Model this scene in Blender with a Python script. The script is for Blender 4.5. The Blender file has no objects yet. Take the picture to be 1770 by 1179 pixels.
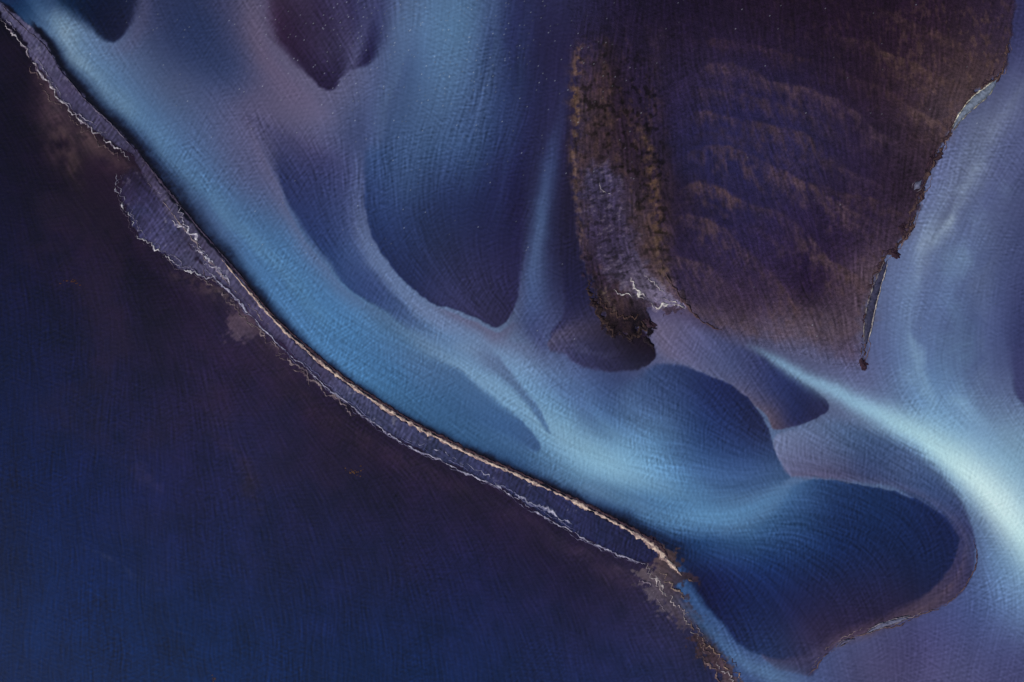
import bpy, math, random, time
import numpy as np
T0=time.time()
S=0.2; CX,CY=885.0,589.5
K=np.array([.93,.90,.95])          # light on a flat white surface
SPEC=np.array([.0016,.0016,.0028])
rng=np.random.RandomState(7); random.seed(7)
C=bpy.context.scene.collection
f32=np.float32
# ------------------------------------------------------------ noise
TAB=[np.random.RandomState(100+i).rand(256,256).astype(f32) for i in range(6)]
def vn(x,y,seed=0):
    t=TAB[seed%6]; x=x+seed*17.3+5000; y=y+seed*9.7+5000
    xi=np.floor(x).astype(np.int64); yi=np.floor(y).astype(np.int64)
    fx=(x-xi).astype(f32); fy=(y-yi).astype(f32)
    fx=fx*fx*(3-2*fx); fy=fy*fy*(3-2*fy)
    x0=xi&255; x1=(xi+1)&255; y0=yi&255; y1=(yi+1)&255
    a=t[y0,x0]; b=t[y0,x1]; c=t[y1,x0]; d=t[y1,x1]
    return (a+(b-a)*fx)*(1-fy)+(c+(d-c)*fx)*fy
def fbm(x,y,sc,seed=0,o=4):
    s=0; a=1; n=0; f=1.0/sc
    for i in range(o):
        s=s+a*(vn(x*f,y*f,seed+i)-.5); n+=a; a*=.55; f*=2.03
    return s/n*2.2
def sst(a,b,x):
    t=np.clip((x-a)/(b-a+1e-9),0,1); return t*t*(3-2*t)
# ------------------------------------------------------------ curves
def cat(P,k=5,closed=False):
    P=np.array(P,float); n=len(P); out=[]
    rngs=range(n) if closed else range(n-1)
    for i in rngs:
        if closed: p0,p1,p2,p3=P[(i-1)%n],P[i],P[(i+1)%n],P[(i+2)%n]
        else: p0,p1,p2,p3=P[max(i-1,0)],P[i],P[i+1],P[min(i+2,n-1)]
        for j in range(k):
            t=j/k
            out.append(.5*((2*p1)+(-p0+p2)*t+(2*p0-5*p1+4*p2-p3)*t*t+(-p0+3*p1-3*p2+p3)*t**3))
    if not closed: out.append(P[-1])
    return np.array(out)
def sdf(poly,X,Y):
    d=np.full(X.shape,1e12,f32); ins=np.zeros(X.shape,bool); n=len(poly)
    for i in range(n):
        x0,y0=poly[i]; x1,y1=poly[(i+1)%n]
        ex,ey=x1-x0,y1-y0; L=ex*ex+ey*ey+1e-9
        px=X-f32(x0); py=Y-f32(y0)
        t=np.clip((px*f32(ex)+py*f32(ey))/f32(L),0,1)
        qx=px-t*f32(ex); qy=py-t*f32(ey)
        np.minimum(d,qx*qx+qy*qy,out=d)
        if abs(ey)>1e-9:
            c=((y0>Y)!=(y1>Y)); ins^=c&(px<(ex/ey)*py)
    d=np.sqrt(d); return np.where(ins,d,-d)
def rbf(A,X,Y,c=25.0,clampm=6):
    A=np.array(A,float); P=A[:,:2]; V=A[:,2:]
    n=len(P)
    if n==1: return np.tile(V[0].astype(f32),(len(X),1))
    R=np.sqrt(((P[:,None]-P[None])**2).sum(-1)+c*c)
    M=np.zeros((n+1,n+1)); M[:n,:n]=R; M[:n,n]=1; M[n,:n]=1
    W=np.linalg.solve(M,np.vstack([V,np.zeros((1,V.shape[1]))]))
    out=np.tile(W[n].astype(f32),(len(X),1))
    for i in range(n):
        r=np.sqrt((X-f32(P[i,0]))**2+(Y-f32(P[i,1]))**2+f32(c*c))
        for k in range(V.shape[1]): out[:,k]+=r*f32(W[i,k])
    return np.clip(out,V.min(0)-clampm,V.max(0)+clampm)
# ------------------------------------------------------------ the layout of the river (map units)
BASE=[(40,10,28,54,96),(100,60,90,124,168),(250,30,66,72,112),(330,60,50,60,102),(400,110,62,70,112),(300,150,76,90,132),
(440,60,86,80,114),(250,170,80,104,150),(520,200,94,88,124),(590,150,96,96,136),(420,190,88,86,126),(470,270,88,88,130),
(350,230,82,98,146),(420,330,88,96,146),(560,420,86,104,154),(500,430,78,120,174),(620,200,78,90,136),(600,330,68,78,126),
(640,480,92,118,166),(600,530,82,124,174),(700,120,68,90,136),(790,40,82,116,164),(770,140,76,108,156),(700,260,62,86,134),
(860,60,54,66,112),(920,80,42,42,80),(960,250,42,40,76),(980,400,38,35,70),(980,500,46,46,84),(740,560,96,124,170),
(840,610,106,138,182),(900,640,110,146,190),(800,680,74,122,172),(700,640,70,126,178),(940,610,86,104,150),(1000,660,78,104,156),
(960,720,96,146,194),(1060,720,72,108,162),(1120,800,102,156,202),(1040,790,120,172,212),(1180,860,76,128,180),(1050,870,62,100,152),
(900,800,54,92,142),(700,730,52,98,148),(1090,660,62,76,122),(1200,560,78,70,104),(1150,580,98,94,134),
(1750,60,58,58,100),(1760,180,84,90,136),(1690,220,92,100,144),(1650,300,98,108,156),(1730,300,84,92,138),(1600,400,100,114,160),
(1660,430,92,108,156),(1720,420,76,86,132),(1560,500,96,114,162),(1600,560,90,110,158),(1680,560,80,96,146),(1750,640,76,86,134),
(1540,620,90,108,158),(1600,660,98,132,180),(1700,700,94,114,162),(1500,660,94,104,150),(1760,780,120,156,192),(1640,740,110,152,194),
(1740,1000,90,120,170),(1700,1060,74,90,144),(1760,1120,76,82,134),(1600,1120,76,74,124),(1500,1160,78,76,120),(1400,1175,68,80,130),
(1700,960,74,94,144),(1650,1160,80,80,128)]
def L(name,poly,cols,soft,dz=0,rough=0,rs=14,warp=1,k=5,a=1.0,c=25.0): return dict(t='L',n=name,p=poly,c=cols,s=soft,dz=dz,r=rough,rs=rs,w=warp,k=k,a=a,cc=c)
def St(pts,rough=0,rs=10,an=0,wd=0): return dict(t='S',p=pts,r=rough,rs=rs,an=an,wd=wd)
SPIT_UP=[(238,268),(262,300),(300,348),(350,408),(400,465),(450,528),(500,582),(560,634),(640,690),(720,739),(800,780),(880,816),(960,852),(1040,892),(1100,926),(1140,958)]
SPIT_LO=[(1118,974),(1060,954),(1000,925),(930,885),(860,841),(780,803),(700,766),(620,712),(550,654),(500,609),(458,569),(422,530),(390,496),(352,458),(320,412),(286,366),(246,308),(228,276)]
UP2_R=[(-10,-6),(40,42),(75,72),(102,115),(150,172),(195,215),(240,266)]
UP2_L=[(228,272),(188,244),(144,208),(106,174),(82,136),(58,104),(34,66),(2,30)]
PLAIN=[(-700,-120),(-200,-60)]+UP2_R+SPIT_UP+[(1165,1000),(1185,1040),(1225,1090),(1262,1140),(1285,1200),(1340,1500),(1300,1900),(-900,1900)]
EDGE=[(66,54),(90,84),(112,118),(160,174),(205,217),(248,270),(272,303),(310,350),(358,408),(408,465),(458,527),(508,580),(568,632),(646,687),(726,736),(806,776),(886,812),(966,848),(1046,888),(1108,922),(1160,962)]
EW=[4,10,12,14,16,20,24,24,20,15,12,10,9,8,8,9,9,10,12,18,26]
def band(pts,a,col,w1=4,w2=34,r=1.1): return St([(x,y,w1,w2,a*.8*e,*col) for (x,y),e in zip(pts,[.1]+[1]*(len(pts)-2)+[.1])],rough=r,rs=11,an=1)
LAY=[
 L('shoal_a',[(82,-120),(84,-20),(100,18),(140,48),(175,72),(200,74),(228,50),(244,15),(250,-40),(250,-140)],
   [(150,20,12,22,52),(210,30,22,26,56),(110,10,12,32,64),(190,66,18,22,50)],[(200,76,4),(100,20,30),(246,0,16)],dz=-.1),
 St([(300,-80,50,60,.6,38,50,90),(330,40,50,60,.7,40,52,92),(380,110,34,44,.5,48,60,102),(430,170,24,24,0,60,80,130)]),
 St([(255,-40,10,14,.3,80,76,112),(240,60,14,18,.5,84,84,124),(205,86,12,16,.4,86,94,136),(170,80,8,14,.0,92,110,160)]),
 # soft slate band between the shoal and the veil
 St([(650,150,20,24,.0,60,72,116),(620,230,26,30,.45,60,68,112),(596,310,30,30,.5,58,70,116),(604,390,20,24,.0,60,76,124)]),
 L('shoal_b',[(440,-140),(446,-20),(462,50),(490,96),(530,134),(560,156),(578,154),(592,134),(612,120),(650,112),(676,70),(696,20),(712,-60),(712,-140)],
   [(500,40,46,31,58),(480,10,56,40,66),(560,120,44,35,66),(600,40,50,44,80),(640,90,36,33,68),(660,20,50,52,96),(590,80,56,50,84)],[(470,80,20),(530,130,10),(570,160,5),(690,20,70),(640,110,10),(448,0,34)],dz=-.06,rough=3,rs=20),
 St([(650,-60,22,30,.5,76,78,120),(634,40,14,22,.55,78,80,122),(612,100,12,16,.7,88,88,130),(590,150,10,10,.3,96,96,140)]),
 St([(560,-60,10,30,.4,76,66,102),(590,10,12,26,.5,70,64,100),(606,80,8,14,.4,78,70,108)]),
 St([(510,-60,10,40,.5,72,58,88),(540,30,10,36,.4,60,50,80),(570,100,6,14,.2,70,60,96)]),
 St([(430,-40,18,22,.6,92,82,112),(446,60,14,20,.75,98,85,116),(480,130,14,22,.75,102,88,122),(540,185,18,26,.65,102,92,128),(570,200,10,20,.2,110,104,144)]),
 L('lobe_leaf',[(418,205),(432,185),(470,190),(540,215),(600,240),(640,300),(632,380),(672,470),(730,540),(800,585),(770,597),(712,575),(650,535),(590,488),(540,425),(505,365),(478,315),(455,262),(430,225)],
   [(450,240,66,66,106),(478,290,48,53,96),(520,360,41,51,98),(570,430,43,60,112),(640,510,52,70,124),(700,560,70,98,152),(560,280,62,64,110),(610,380,62,76,126),(540,240,80,76,118),(760,590,86,122,170),(600,430,56,76,128)],
   [(420,210,40),(500,365,4),(600,495,3),(700,572,4),(560,215,70),(640,300,70),(640,400,60),(740,545,40),(470,190,60),(480,315,5)],dz=-.12),
 St([(425,200,4,4,.1,112,100,140),(470,310,3,16,.5,102,96,136),(532,424,3,18,.6,98,104,146),(585,492,3,18,.6,94,110,156),(648,540,3,14,.4,90,118,168),(700,575,3,8,.0,100,130,180)]),
 St([(620,250,10,8,.0,92,112,156),(618,340,24,12,.45,84,98,144),(640,430,22,14,.7,94,114,160),(690,500,20,14,.85,100,122,170),(745,545,18,12,.85,106,126,172),(800,570,12,12,.5,104,128,174)]),
 L('lobe_tear',[(628,262),(626,330),(640,395),(672,456),(712,500),(748,526),(780,530),(812,542),(840,560),(862,566),(884,548),(902,500),(912,430),(926,330),(948,230),(975,120),(980,-140),(840,-140),(830,60),(790,180),(700,220),(650,240)],
   [(642,330,45,63,110),(655,400,38,52,98),(720,480,38,45,86),(780,500,51,52,94),(850,545,50,47,84),(700,320,54,75,122),(760,340,45,58,104),(820,350,38,45,88),(880,300,36,38,80),
    (860,440,40,39,78),(920,200,36,36,74),(900,60,42,45,88),(840,180,55,76,124),(960,60,38,33,66),(790,240,61,88,136),(880,520,44,41,78),(760,430,43,50,90)],
   [(630,330,6),(670,460,3),(748,530,3),(850,572,3),(905,490,6),(940,240,40),(800,150,110),(700,220,100),(960,0,80),(830,0,110),(640,260,20),(780,532,3)],dz=-.14),
 St([(735,528,2,3,.0,110,104,144),(780,538,3,12,.5,102,92,130),(830,562,3,14,.6,100,89,124),(862,576,3,16,.6,98,88,124),(890,562,6,12,.4,92,86,124)]),
 St([(700,-100,60,60,.2,80,110,154),(780,-80,60,60,.7,84,118,164),(782,60,46,54,.75,90,130,174),(762,160,38,46,.5,84,118,164),(720,260,32,38,.2,76,106,154),(690,360,20,20,0,80,110,160)]),
 # thin overlapping veils from the top
 St([(730,-60,6,26,.4,86,114,158),(706,80,5,24,.5,84,112,156),(676,180,4,20,.45,82,106,150),(650,260,4,16,.2,80,100,146)],wd=8),
 St([(860,-60,18,6,.3,74,98,144),(850,80,18,5,.45,74,98,144),(826,200,16,5,.45,68,92,138),(800,320,14,4,.2,60,80,128)],wd=8),
 St([(905,0,14,5,.2,58,70,116),(896,140,14,4,.35,56,68,114),(872,280,12,4,.3,50,62,108),(850,400,10,4,.0,50,60,100)],wd=8),
 St([(985,90,10,8,.0,70,70,120),(968,190,14,9,.25,58,62,106),(950,270,16,11,.65,67,82,134),(934,360,16,12,.85,76,99,150),(926,440,19,13,.85,76,99,148),(920,510,26,16,.85,68,88,138),(924,560,30,24,.85,63,74,124),(938,596,16,16,.7,70,77,128)]),
 L('lobe_side',[(975,180),(966,280),(962,380),(966,470),(972,540),(950,578),(960,600),(1010,640),(1090,642),(1134,620),(1128,590),(1110,566),(1060,560),(1040,500),(1010,420),(1000,300),(1000,180)],
   [(985,300,37,30,60),(990,440,34,31,62),(1000,520,40,38,74),(1000,600,58,56,94),(1060,612,46,42,74),(1110,600,34,25,44),(1110,622,36,32,54),(1020,560,58,53,86)],
   [(970,300,30),(966,450,12),(960,590,4),(1030,640,8),(1130,620,3),(1000,200,20)],dz=.1,rough=2),
 L('lobe_front',[(972,560),(1000,548),(1040,552),(1080,575),(1122,585),(1135,606),(1122,628),(1080,640),(1020,636),(970,620),(948,600),(955,578)],
   [(985,570,78,70,100),(1000,605,55,55,92),(1060,612,42,38,66),(1110,600,29,21,38),(1110,622,32,28,50),(1030,570,54,47,72),(1080,585,32,25,42)],
   [(960,590,3),(1030,640,50),(1130,620,3),(1000,550,40),(1060,560,6)],dz=.1,rough=4,rs=10),
 St([(1000,600,6,8,.4,84,82,122),(1040,612,5,8,.3,76,76,114),(1080,600,3,5,.1,70,66,100)],rough=.8),
 St([(20,-70,20,20,.2,56,96,146),(70,24,14,10,.5,76,112,158),(100,44,24,18,.9,104,136,168),(140,104,36,22,.9,90,125,166),(210,180,44,26,.9,80,120,166),(300,275,52,30,.85,74,117,168),(390,360,50,30,.85,70,115,168),(470,450,52,32,.9,68,118,174),
     (550,537,52,36,.9,64,118,174),(630,608,48,34,.85,62,114,168),(720,668,44,38,.75,60,106,158),(820,722,34,34,.45,58,100,152),(900,770,20,30,.0,72,120,176)]),
 St([(110,60,16,10,.5,124,148,172),(170,136,20,12,.55,112,144,174),(250,226,24,12,.45,98,136,174),(330,310,24,12,.35,94,136,178),(420,400,24,12,.45,92,138,182),(510,500,24,14,.4,88,140,184),(590,580,20,14,.15,84,140,188),(660,634,16,12,0,80,130,180)],rough=.5,rs=50,wd=8),
 St([(690,560,10,12,.2,98,136,180),(740,600,12,16,.6,108,140,180),(820,650,22,26,.8,114,152,190),(900,700,30,32,.9,114,156,194),(980,760,38,36,.95,126,172,206),(1060,806,38,30,.95,128,176,208),(1130,836,30,22,.8,110,158,198),(1200,864,18,18,.5,88,136,184)]),
 L('blade_a',[(690,578),(730,604),(800,645),(862,690),(912,738),(934,772),(920,786),(860,770),(780,735),(700,690),(640,640),(620,590),(650,565)],
   [(720,615,76,114,164),(800,670,64,104,156),(880,735,56,94,148),(915,772,56,90,142),(760,700,58,102,154),(680,640,66,116,170)],
   [(720,595,14),(800,645,5),(900,728,4),(930,776,6),(860,775,60),(800,750,60),(690,690,70),(640,600,70)],dz=-.05,a=.9),
 L('blade_b',[(838,590),(862,612),(895,650),(925,690),(945,730),(948,752),(905,700),(862,660),(820,640),(780,610),(790,588)],
   [(850,610,94,116,160),(900,670,84,114,160),(935,720,80,118,168),(810,610,104,130,170)],[(870,620,4),(940,720,4),(850,660,30),(800,620,40)],dz=-.05,a=.95),
 St([(850,582,6,14,.3,106,110,148),(900,600,6,16,.5,98,108,152),(950,622,8,16,.3,88,106,156),(1010,645,6,10,.0,100,120,170)]),
 St([(940,640,10,10,.0,80,104,158),(990,680,8,20,.5,72,98,150),(1040,740,8,22,.45,78,116,170),(1090,790,8,18,.0,90,140,190)],wd=6),
 L('lobe_mid',[(1062,668),(1100,645),(1140,626),(1200,636),(1262,664),(1306,700),(1328,736),(1338,770),(1350,800),(1366,826),(1330,852),(1270,868),(1220,866),(1150,830),(1090,780),(1050,720)],
   [(1120,690,64,90,140),(1160,650,49,65,110),(1220,670,36,47,93),(1290,720,32,40,80),(1250,740,38,54,104),(1190,760,51,81,132),(1300,780,46,66,116),(1340,810,57,84,132),(1260,830,59,94,146),(1310,750,38,47,88),(1130,760,84,128,176)],
   [(1140,630,8),(1230,650,4),(1310,706,3),(1340,780,3),(1362,822,5),(1280,868,30),(1150,830,70),(1060,720,80),(1080,660,30)],dz=-.12),
 L('tongue',[(1112,548),(1150,540),(1220,562),(1300,598),(1360,636),(1412,674),(1436,704),(1412,722),(1370,736),(1336,742),(1322,716),(1290,690),(1252,662),(1205,640),(1150,622),(1130,600)],
   [(1140,570,102,92,124),(1190,600,94,92,134),(1260,630,73,81,126),(1330,670,55,62,110),(1400,700,41,44,86),(1360,720,50,52,94),(1330,725,90,77,100),(1300,620,60,66,112)],
   [(1140,545,30),(1300,598,18),(1420,690,3),(1360,740,4),(1290,690,3),(1200,640,8)],dz=.08),
 L('apron',[(1334,764),(1345,745),(1380,730),(1440,718),(1500,730),(1570,764),(1625,802),(1662,858),(1684,920),(1686,975),(1664,1022),(1620,1052),(1560,1078),(1500,1094),(1452,1114),(1420,1142),(1395,1172),(1330,1150),(1340,1100),(1600,980),(1560,860),(1440,834),(1366,826),(1345,800)],
   [(1352,770,110,120,164),(1400,760,100,114,160),(1380,805,100,103,148),(1450,770,80,99,144),(1500,800,62,78,124),(1560,800,67,88,134),(1610,850,57,76,122),(1660,920,53,56,98),(1670,980,54,51,88),(1620,1040,72,60,86),
    (1540,1076,72,57,80),(1460,1104,74,58,82),(1400,1150,60,56,90),(1440,815,86,86,128)],
   [(1340,760,3),(1400,726,24),(1560,760,26),(1650,840,16),(1686,950,3),(1640,1040,4),(1500,1094,4),(1400,1170,5)],dz=.06,rough=2),
 L('lobe_low',[(1000,850),(1080,880),(1180,908),(1260,905),(1320,880),(1366,838),(1400,828),(1460,830),(1540,846),(1600,868),(1638,896),(1656,934),(1648,972),(1612,1020),(1560,1060),(1500,1086),(1440,1110),(1390,1140),(1330,1138),(1276,1112),(1228,1062),(1190,1020),(1150,965),(1100,920),(1030,880)],
   [(1060,890,52,86,136),(1150,930,29,51,98),(1220,930,40,76,128),(1300,910,58,102,154),(1380,880,50,84,136),(1440,870,35,57,106),(1520,890,26,44,88),(1620,910,26,36,78),(1600,970,26,36,76),(1450,950,25,42,88),(1330,970,31,55,108),(1240,990,24,35,80),(1200,1000,18,24,58),
    (1290,1060,25,36,80),(1380,1060,34,36,74),(1480,1060,41,36,68),(1560,1030,36,35,68),(1340,1120,37,48,90),(1400,1100,47,42,74)],
   [(1000,850,30),(1180,908,40),(1320,880,30),(1400,826,3),(1540,846,3),(1640,900,3),(1655,950,3),(1600,1030,8),(1560,1060,18),(1440,1108,20),(1330,1138,6),(1228,1060,10)],dz=-.14,rough=1),
 St([(1366,822,3,2,.5,108,98,134),(1440,824,9,2,.45,94,92,134),(1540,838,8,2,.4,82,86,130),(1620,872,9,2,.4,78,82,122),(1664,930,9,2,.4,74,71,108),(1656,990,9,2,.5,80,67,94),(1596,1050,9,3,.6,88,70,88),(1512,1088,9,3,.6,92,74,92),(1442,1114,8,3,.4,88,74,98)],rough=.4),
 St([(1010,842,4,10,.3,104,144,184),(1060,856,10,14,.7,90,134,178),(1130,884,18,20,.85,82,130,180),(1210,894,22,24,.9,88,140,188),(1290,884,22,26,.85,82,132,180),(1350,852,16,22,.6,74,120,168),(1390,832,8,14,.2,80,124,178)]),
 L('flat_east',[(985,-200),(1100,-500),(1800,-500),(1756,-20),(1748,50),(1738,120),(1700,150),(1668,190),(1640,232),(1612,290),(1590,350),(1566,410),(1530,450),(1512,510),(1500,580),(1492,640),(1440,640),(1370,618),(1310,600),(1240,574),(1186,534),(1150,500),(1120,400),(1060,300),(1000,200),(980,60)],
   [(1010,40,38,31,62),(1100,60,34,25,51),(1120,180,37,28,56),(1200,30,32,22,48),(1300,50,37,25,50),(1400,100,38,26,51),(1550,60,42,26,46),(1650,40,46,31,48),(1720,60,54,40,60),(1680,130,74,55,63),(1640,190,76,59,71),(1600,230,58,43,57),
    (1500,160,44,29,50),(1220,130,47,37,70),(1280,180,43,37,78),(1400,230,45,38,76),(1500,280,44,32,60),(1560,330,48,34,54),(1200,280,41,37,78),(1290,300,41,37,77),(1400,340,44,34,66),(1480,420,52,38,64),(1250,400,43,35,74),
    (1330,440,48,36,72),(1400,500,45,31,60),(1180,430,42,32,62),(1200,500,54,42,70),(1290,540,66,51,76),(1380,540,79,63,84),(1440,570,85,70,94),(1500,470,85,66,83),(1420,610,86,79,114),(1320,592,86,79,114),(1250,560,71,58,83),(1490,620,85,72,102),(1160,330,37,27,52),(1550,420,68,52,73)],
   [(985,60,120),(1735,60,6),(1660,200,5),(1590,350,8),(1520,460,10),(1495,620,30),(1400,630,60),(1300,598,50),(1200,545,12),(1050,280,60)],dz=.2,rough=8,rs=14),
 St([(1190,536,18,8,.3,90,69,82),(1270,566,22,10,.5,92,74,90),(1350,578,26,14,.55,96,76,94),(1430,580,30,18,.55,98,78,95),(1500,560,20,10,.4,98,77,91)],rough=.7,rs=18),
 band([(1190,66),(1250,66),(1330,84),(1450,128),(1560,170),(1640,230)],.45,(66,46,58),3,20),
 band([(1200,128),(1240,106),(1340,140),(1430,170),(1524,232),(1600,262)],.8,(78,58,76)),
 band([(1186,166),(1226,152),(1330,178),(1420,216),(1500,262)],.5,(70,53,72),3,22),
 band([(1180,206),(1226,192),(1320,222),(1390,240),(1484,300),(1540,330)],.7,(76,57,74)),
 band([(1180,246),(1230,226),(1310,252),(1380,282),(1450,320)],.4,(70,53,72),3,18),
 band([(1180,276),(1236,256),(1300,272),(1410,330),(1480,368),(1550,404)],.85,(83,62,76)),
 band([(1170,338),(1220,318),(1310,358),(1370,384),(1440,456),(1490,500)],.85,(83,62,76)),
 band([(1160,366),(1210,350),(1280,380),(1350,424),(1400,480)],.4,(74,56,72),3,18),
 band([(1160,392),(1190,376),(1250,400),(1320,466),(1370,520),(1400,560)],.8,(83,62,76)),
 band([(1150,462),(1180,446),(1240,486),(1290,530),(1320,560)],.6,(84,64,78)),
 band([(1400,320),(1480,338),(1560,372),(1590,390)],.5,(78,57,64),3,22),
 band([(1380,420),(1440,452),(1500,490),(1520,510)],.6,(82,61,71),3,22),
 band([(1440,60),(1520,84),(1610,130),(1680,160)],.7,(80,58,60),3,26),
 band([(1500,10),(1580,34),(1660,80),(1720,120)],.65,(75,54,56),3,26),
 band([(1560,180),(1600,196),(1640,224),(1650,236)],.8,(92,69,74),3,22),
 St([(1140,60,12,20,.25,66,49,66),(1130,130,14,18,.4,54,40,60),(1150,260,10,14,.5,50,37,58),(1160,360,8,12,.5,58,43,60),(1160,460,8,12,.4,68,50,66)],rough=.8),
 # central bar
 L('bar_body',[(985,120),(1000,40),(1040,10),(1090,50),(1130,120),(1150,200),(1156,270),(1160,340),(1164,420),(1168,480),(1192,536),(1150,538),(1124,534),(1136,560),(1118,574),(1104,560),(1092,588),(1074,578),(1058,586),(1040,564),(1036,548),(1024,528),(1026,510),(1012,480),(1002,430),(994,380),(996,340),(984,300),(984,240),(978,180)],
   [(1030,60,42,31,54),(1000,130,72,53,60),(1010,200,70,52,59),(1050,120,54,38,54),(1060,170,43,30,49),(1000,260,68,51,60),(1050,240,52,37,53),(1090,200,42,29,50),(1110,300,47,33,49),(1136,380,68,50,57),(1140,450,74,55,63),(1004,320,70,54,70),(1060,360,62,51,76),(1026,470,48,36,58),(1060,540,46,33,42),(1080,570,26,18,30),(1112,556,23,16,28),(1130,520,82,66,88),(1120,180,38,28,52)],
   [(978,150,44),(992,340,12),(1020,490,3),(1086,582,2),(1040,20,120),(1090,60,120),(1140,150,120),(1160,340,90),(1166,440,50),(1175,510,4),(1120,560,2)],dz=.3,rough=18,rs=10,k=4),
 L('bar_mud',[(1012,290),(1040,278),(1066,290),(1080,330),(1098,380),(1116,430),(1134,470),(1160,510),(1185,532),(1140,530),(1104,520),(1072,500),(1040,478),(1022,440),(1006,390),(1000,330)],
   [(1030,310,70,63,98),(1060,340,66,57,90),(1040,400,60,49,80),(1080,440,72,62,94),(1110,490,96,85,112),(1150,520,120,108,142)],
   [(1010,330,20),(1090,380,34),(1180,530,3),(1030,460,16)],dz=-.1,rough=20,rs=12,a=.85),
 St([(1004,80,8,8,.35,100,74,68),(996,150,7,10,.6,106,78,68),(994,230,6,9,.55,102,76,68),(994,290,5,8,.5,98,74,72),(998,360,4,7,.4,92,71,76),(1008,440,4,6,.25,86,66,70)],rough=2.2,rs=7),
 St([(1040,80,12,12,.2,80,59,58),(1046,160,14,14,.25,80,59,56),(1054,240,12,12,.22,80,58,56),(1080,310,10,10,.2,80,59,58)],rough=2.2,rs=9),
 St([(1096,190,8,10,.12,84,62,58),(1120,260,10,12,.28,90,67,58),(1130,340,11,12,.42,96,70,60),(1138,420,11,12,.5,98,73,64),(1152,490,6,8,.45,106,83,76)],rough=2.2,rs=7),
 St([(1040,500,5,6,.5,106,87,80),(1060,540,4,4,.35,114,94,86)],rough=1.8,rs=4),
 # jet of glacial melt
 St([(1560,700,60,20,.0,110,160,200),(1640,760,90,20,.4,118,164,200),(1720,830,100,20,.5,130,176,206),(1800,910,120,20,.5,130,182,214)]),
 St([(1690,900,14,30,.0,110,150,196),(1730,960,30,40,.6,106,144,188),(1790,1040,50,60,.6,102,136,182)]),
 St([(1296,598,5,6,.2,108,138,176),(1340,622,7,8,.85,118,155,192),(1400,656,12,14,.95,128,167,202),(1470,690,18,18,.97,136,177,208),(1540,726,26,20,.98,150,192,214),(1610,770,36,22,1,168,208,221),(1680,828,44,28,1,192,223,228),(1736,886,46,34,1,198,227,232),(1800,960,50,44,1,180,220,230),(1880,1060,60,60,.8,150,200,225)]),
 # right river
 St([(1790,100,30,30,.3,98,104,146),(1730,190,24,26,.6,110,118,156),(1670,290,22,26,.7,116,128,166),(1620,390,20,26,.75,122,138,174),(1580,480,18,24,.6,110,132,170),(1560,560,18,22,.5,102,128,170),(1572,640,18,22,.5,108,140,180),(1600,690,10,20,0,110,150,194)],wd=8,rough=.4,rs=60),
 St([(1790,110,14,10,.0,120,130,168),(1740,200,18,10,.3,126,136,170),(1684,290,18,12,.4,134,148,180),(1636,380,16,12,.5,144,160,188),(1600,450,14,12,.4,136,156,186),(1578,530,12,12,.3,120,148,184),(1580,620,12,14,.4,122,154,188),(1612,700,14,14,.2,130,170,200)],rough=1.1,rs=44,wd=16),
 St([(1750,240,20,16,.0,120,140,180),(1706,340,28,18,.3,112,130,168),(1664,440,34,20,.35,112,138,174),(1640,540,34,24,.3,102,132,174),(1646,630,34,28,.4,106,142,180),(1680,710,30,30,.4,120,158,194),(1730,790,20,20,0,130,170,200)],rough=1.1,rs=50,wd=22),
 St([(1740,400,14,14,.0,104,118,158),(1704,480,20,16,.25,100,114,154),(1694,570,22,18,.25,96,114,158),(1710,660,24,20,.3,106,130,170),(1750,760,24,24,.3,124,158,192)],rough=1.2,rs=50,wd=22),
 St([(1700,230,10,10,.0,80,84,130),(1652,330,8,12,.3,76,82,124),(1604,440,8,10,.3,78,88,132),(1594,540,8,12,.0,84,96,150)],wd=6,rough=.6,rs=30),
 L('lobe_east',[(1900,380),(1780,430),(1735,470),(1722,520),(1730,580),(1746,650),(1768,702),(1900,800)],
   [(1745,500,64,70,116),(1750,580,52,56,98),(1765,640,56,58,102),(1790,500,54,58,102)],[(1722,520,50),(1735,600,24),(1746,650,12),(1768,700,5),(1780,430,80)],dz=-.1,a=.85),
 # the spit's shadow, painted into the water colour hard against it
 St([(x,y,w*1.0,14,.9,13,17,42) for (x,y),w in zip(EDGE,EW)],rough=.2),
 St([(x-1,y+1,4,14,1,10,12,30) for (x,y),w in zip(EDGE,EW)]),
 # western plain
 L('plain_west',PLAIN,
   [(20,90,14,11,31),(60,200,19,13,35),(160,180,28,17,37),(30,400,17,16,47),(150,340,23,15,38),(180,500,24,20,50),(330,540,33,25,53),(60,600,14,21,57),(250,680,26,26,62),(400,640,33,26,56),(450,760,31,30,68),(330,830,26,29,71),
    (100,850,10,27,72),(200,980,11,31,79),(60,1080,3,33,78),(0,1179,3,31,74),(330,1120,8,35,82),(500,1000,19,31,76),(560,820,29,26,58),(560,720,34,25,53),(680,880,30,27,62),(800,980,26,28,68),(700,1120,15,33,78),(900,1060,25,31,72),(950,980,30,26,58),
    (1060,1030,35,31,63),(1100,1120,35,38,79),(1160,1060,46,42,75),(900,1160,21,35,79),(1200,1150,37,39,75),(780,860,33,26,56),(420,580,37,28,58),(-400,600,8,22,60)],
   [(0,0,6),(238,268,3),(700,740,3),(1165,1000,8),(1250,1120,14)],dz=.1,c=60),
 St([(44,60,5,24,.6,10,9,26),(90,190,5,30,.5,22,13,30),(172,310,12,30,.6,18,11,32),(240,450,8,30,.6,16,12,36),(330,530,8,34,.4,24,16,42)]),
 St([(78,140,14,22,.5,72,54,62),(98,200,22,30,.85,80,60,70),(116,256,20,30,.85,79,59,67),(138,308,12,16,.5,66,49,56)],rough=.8,rs=28),
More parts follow.
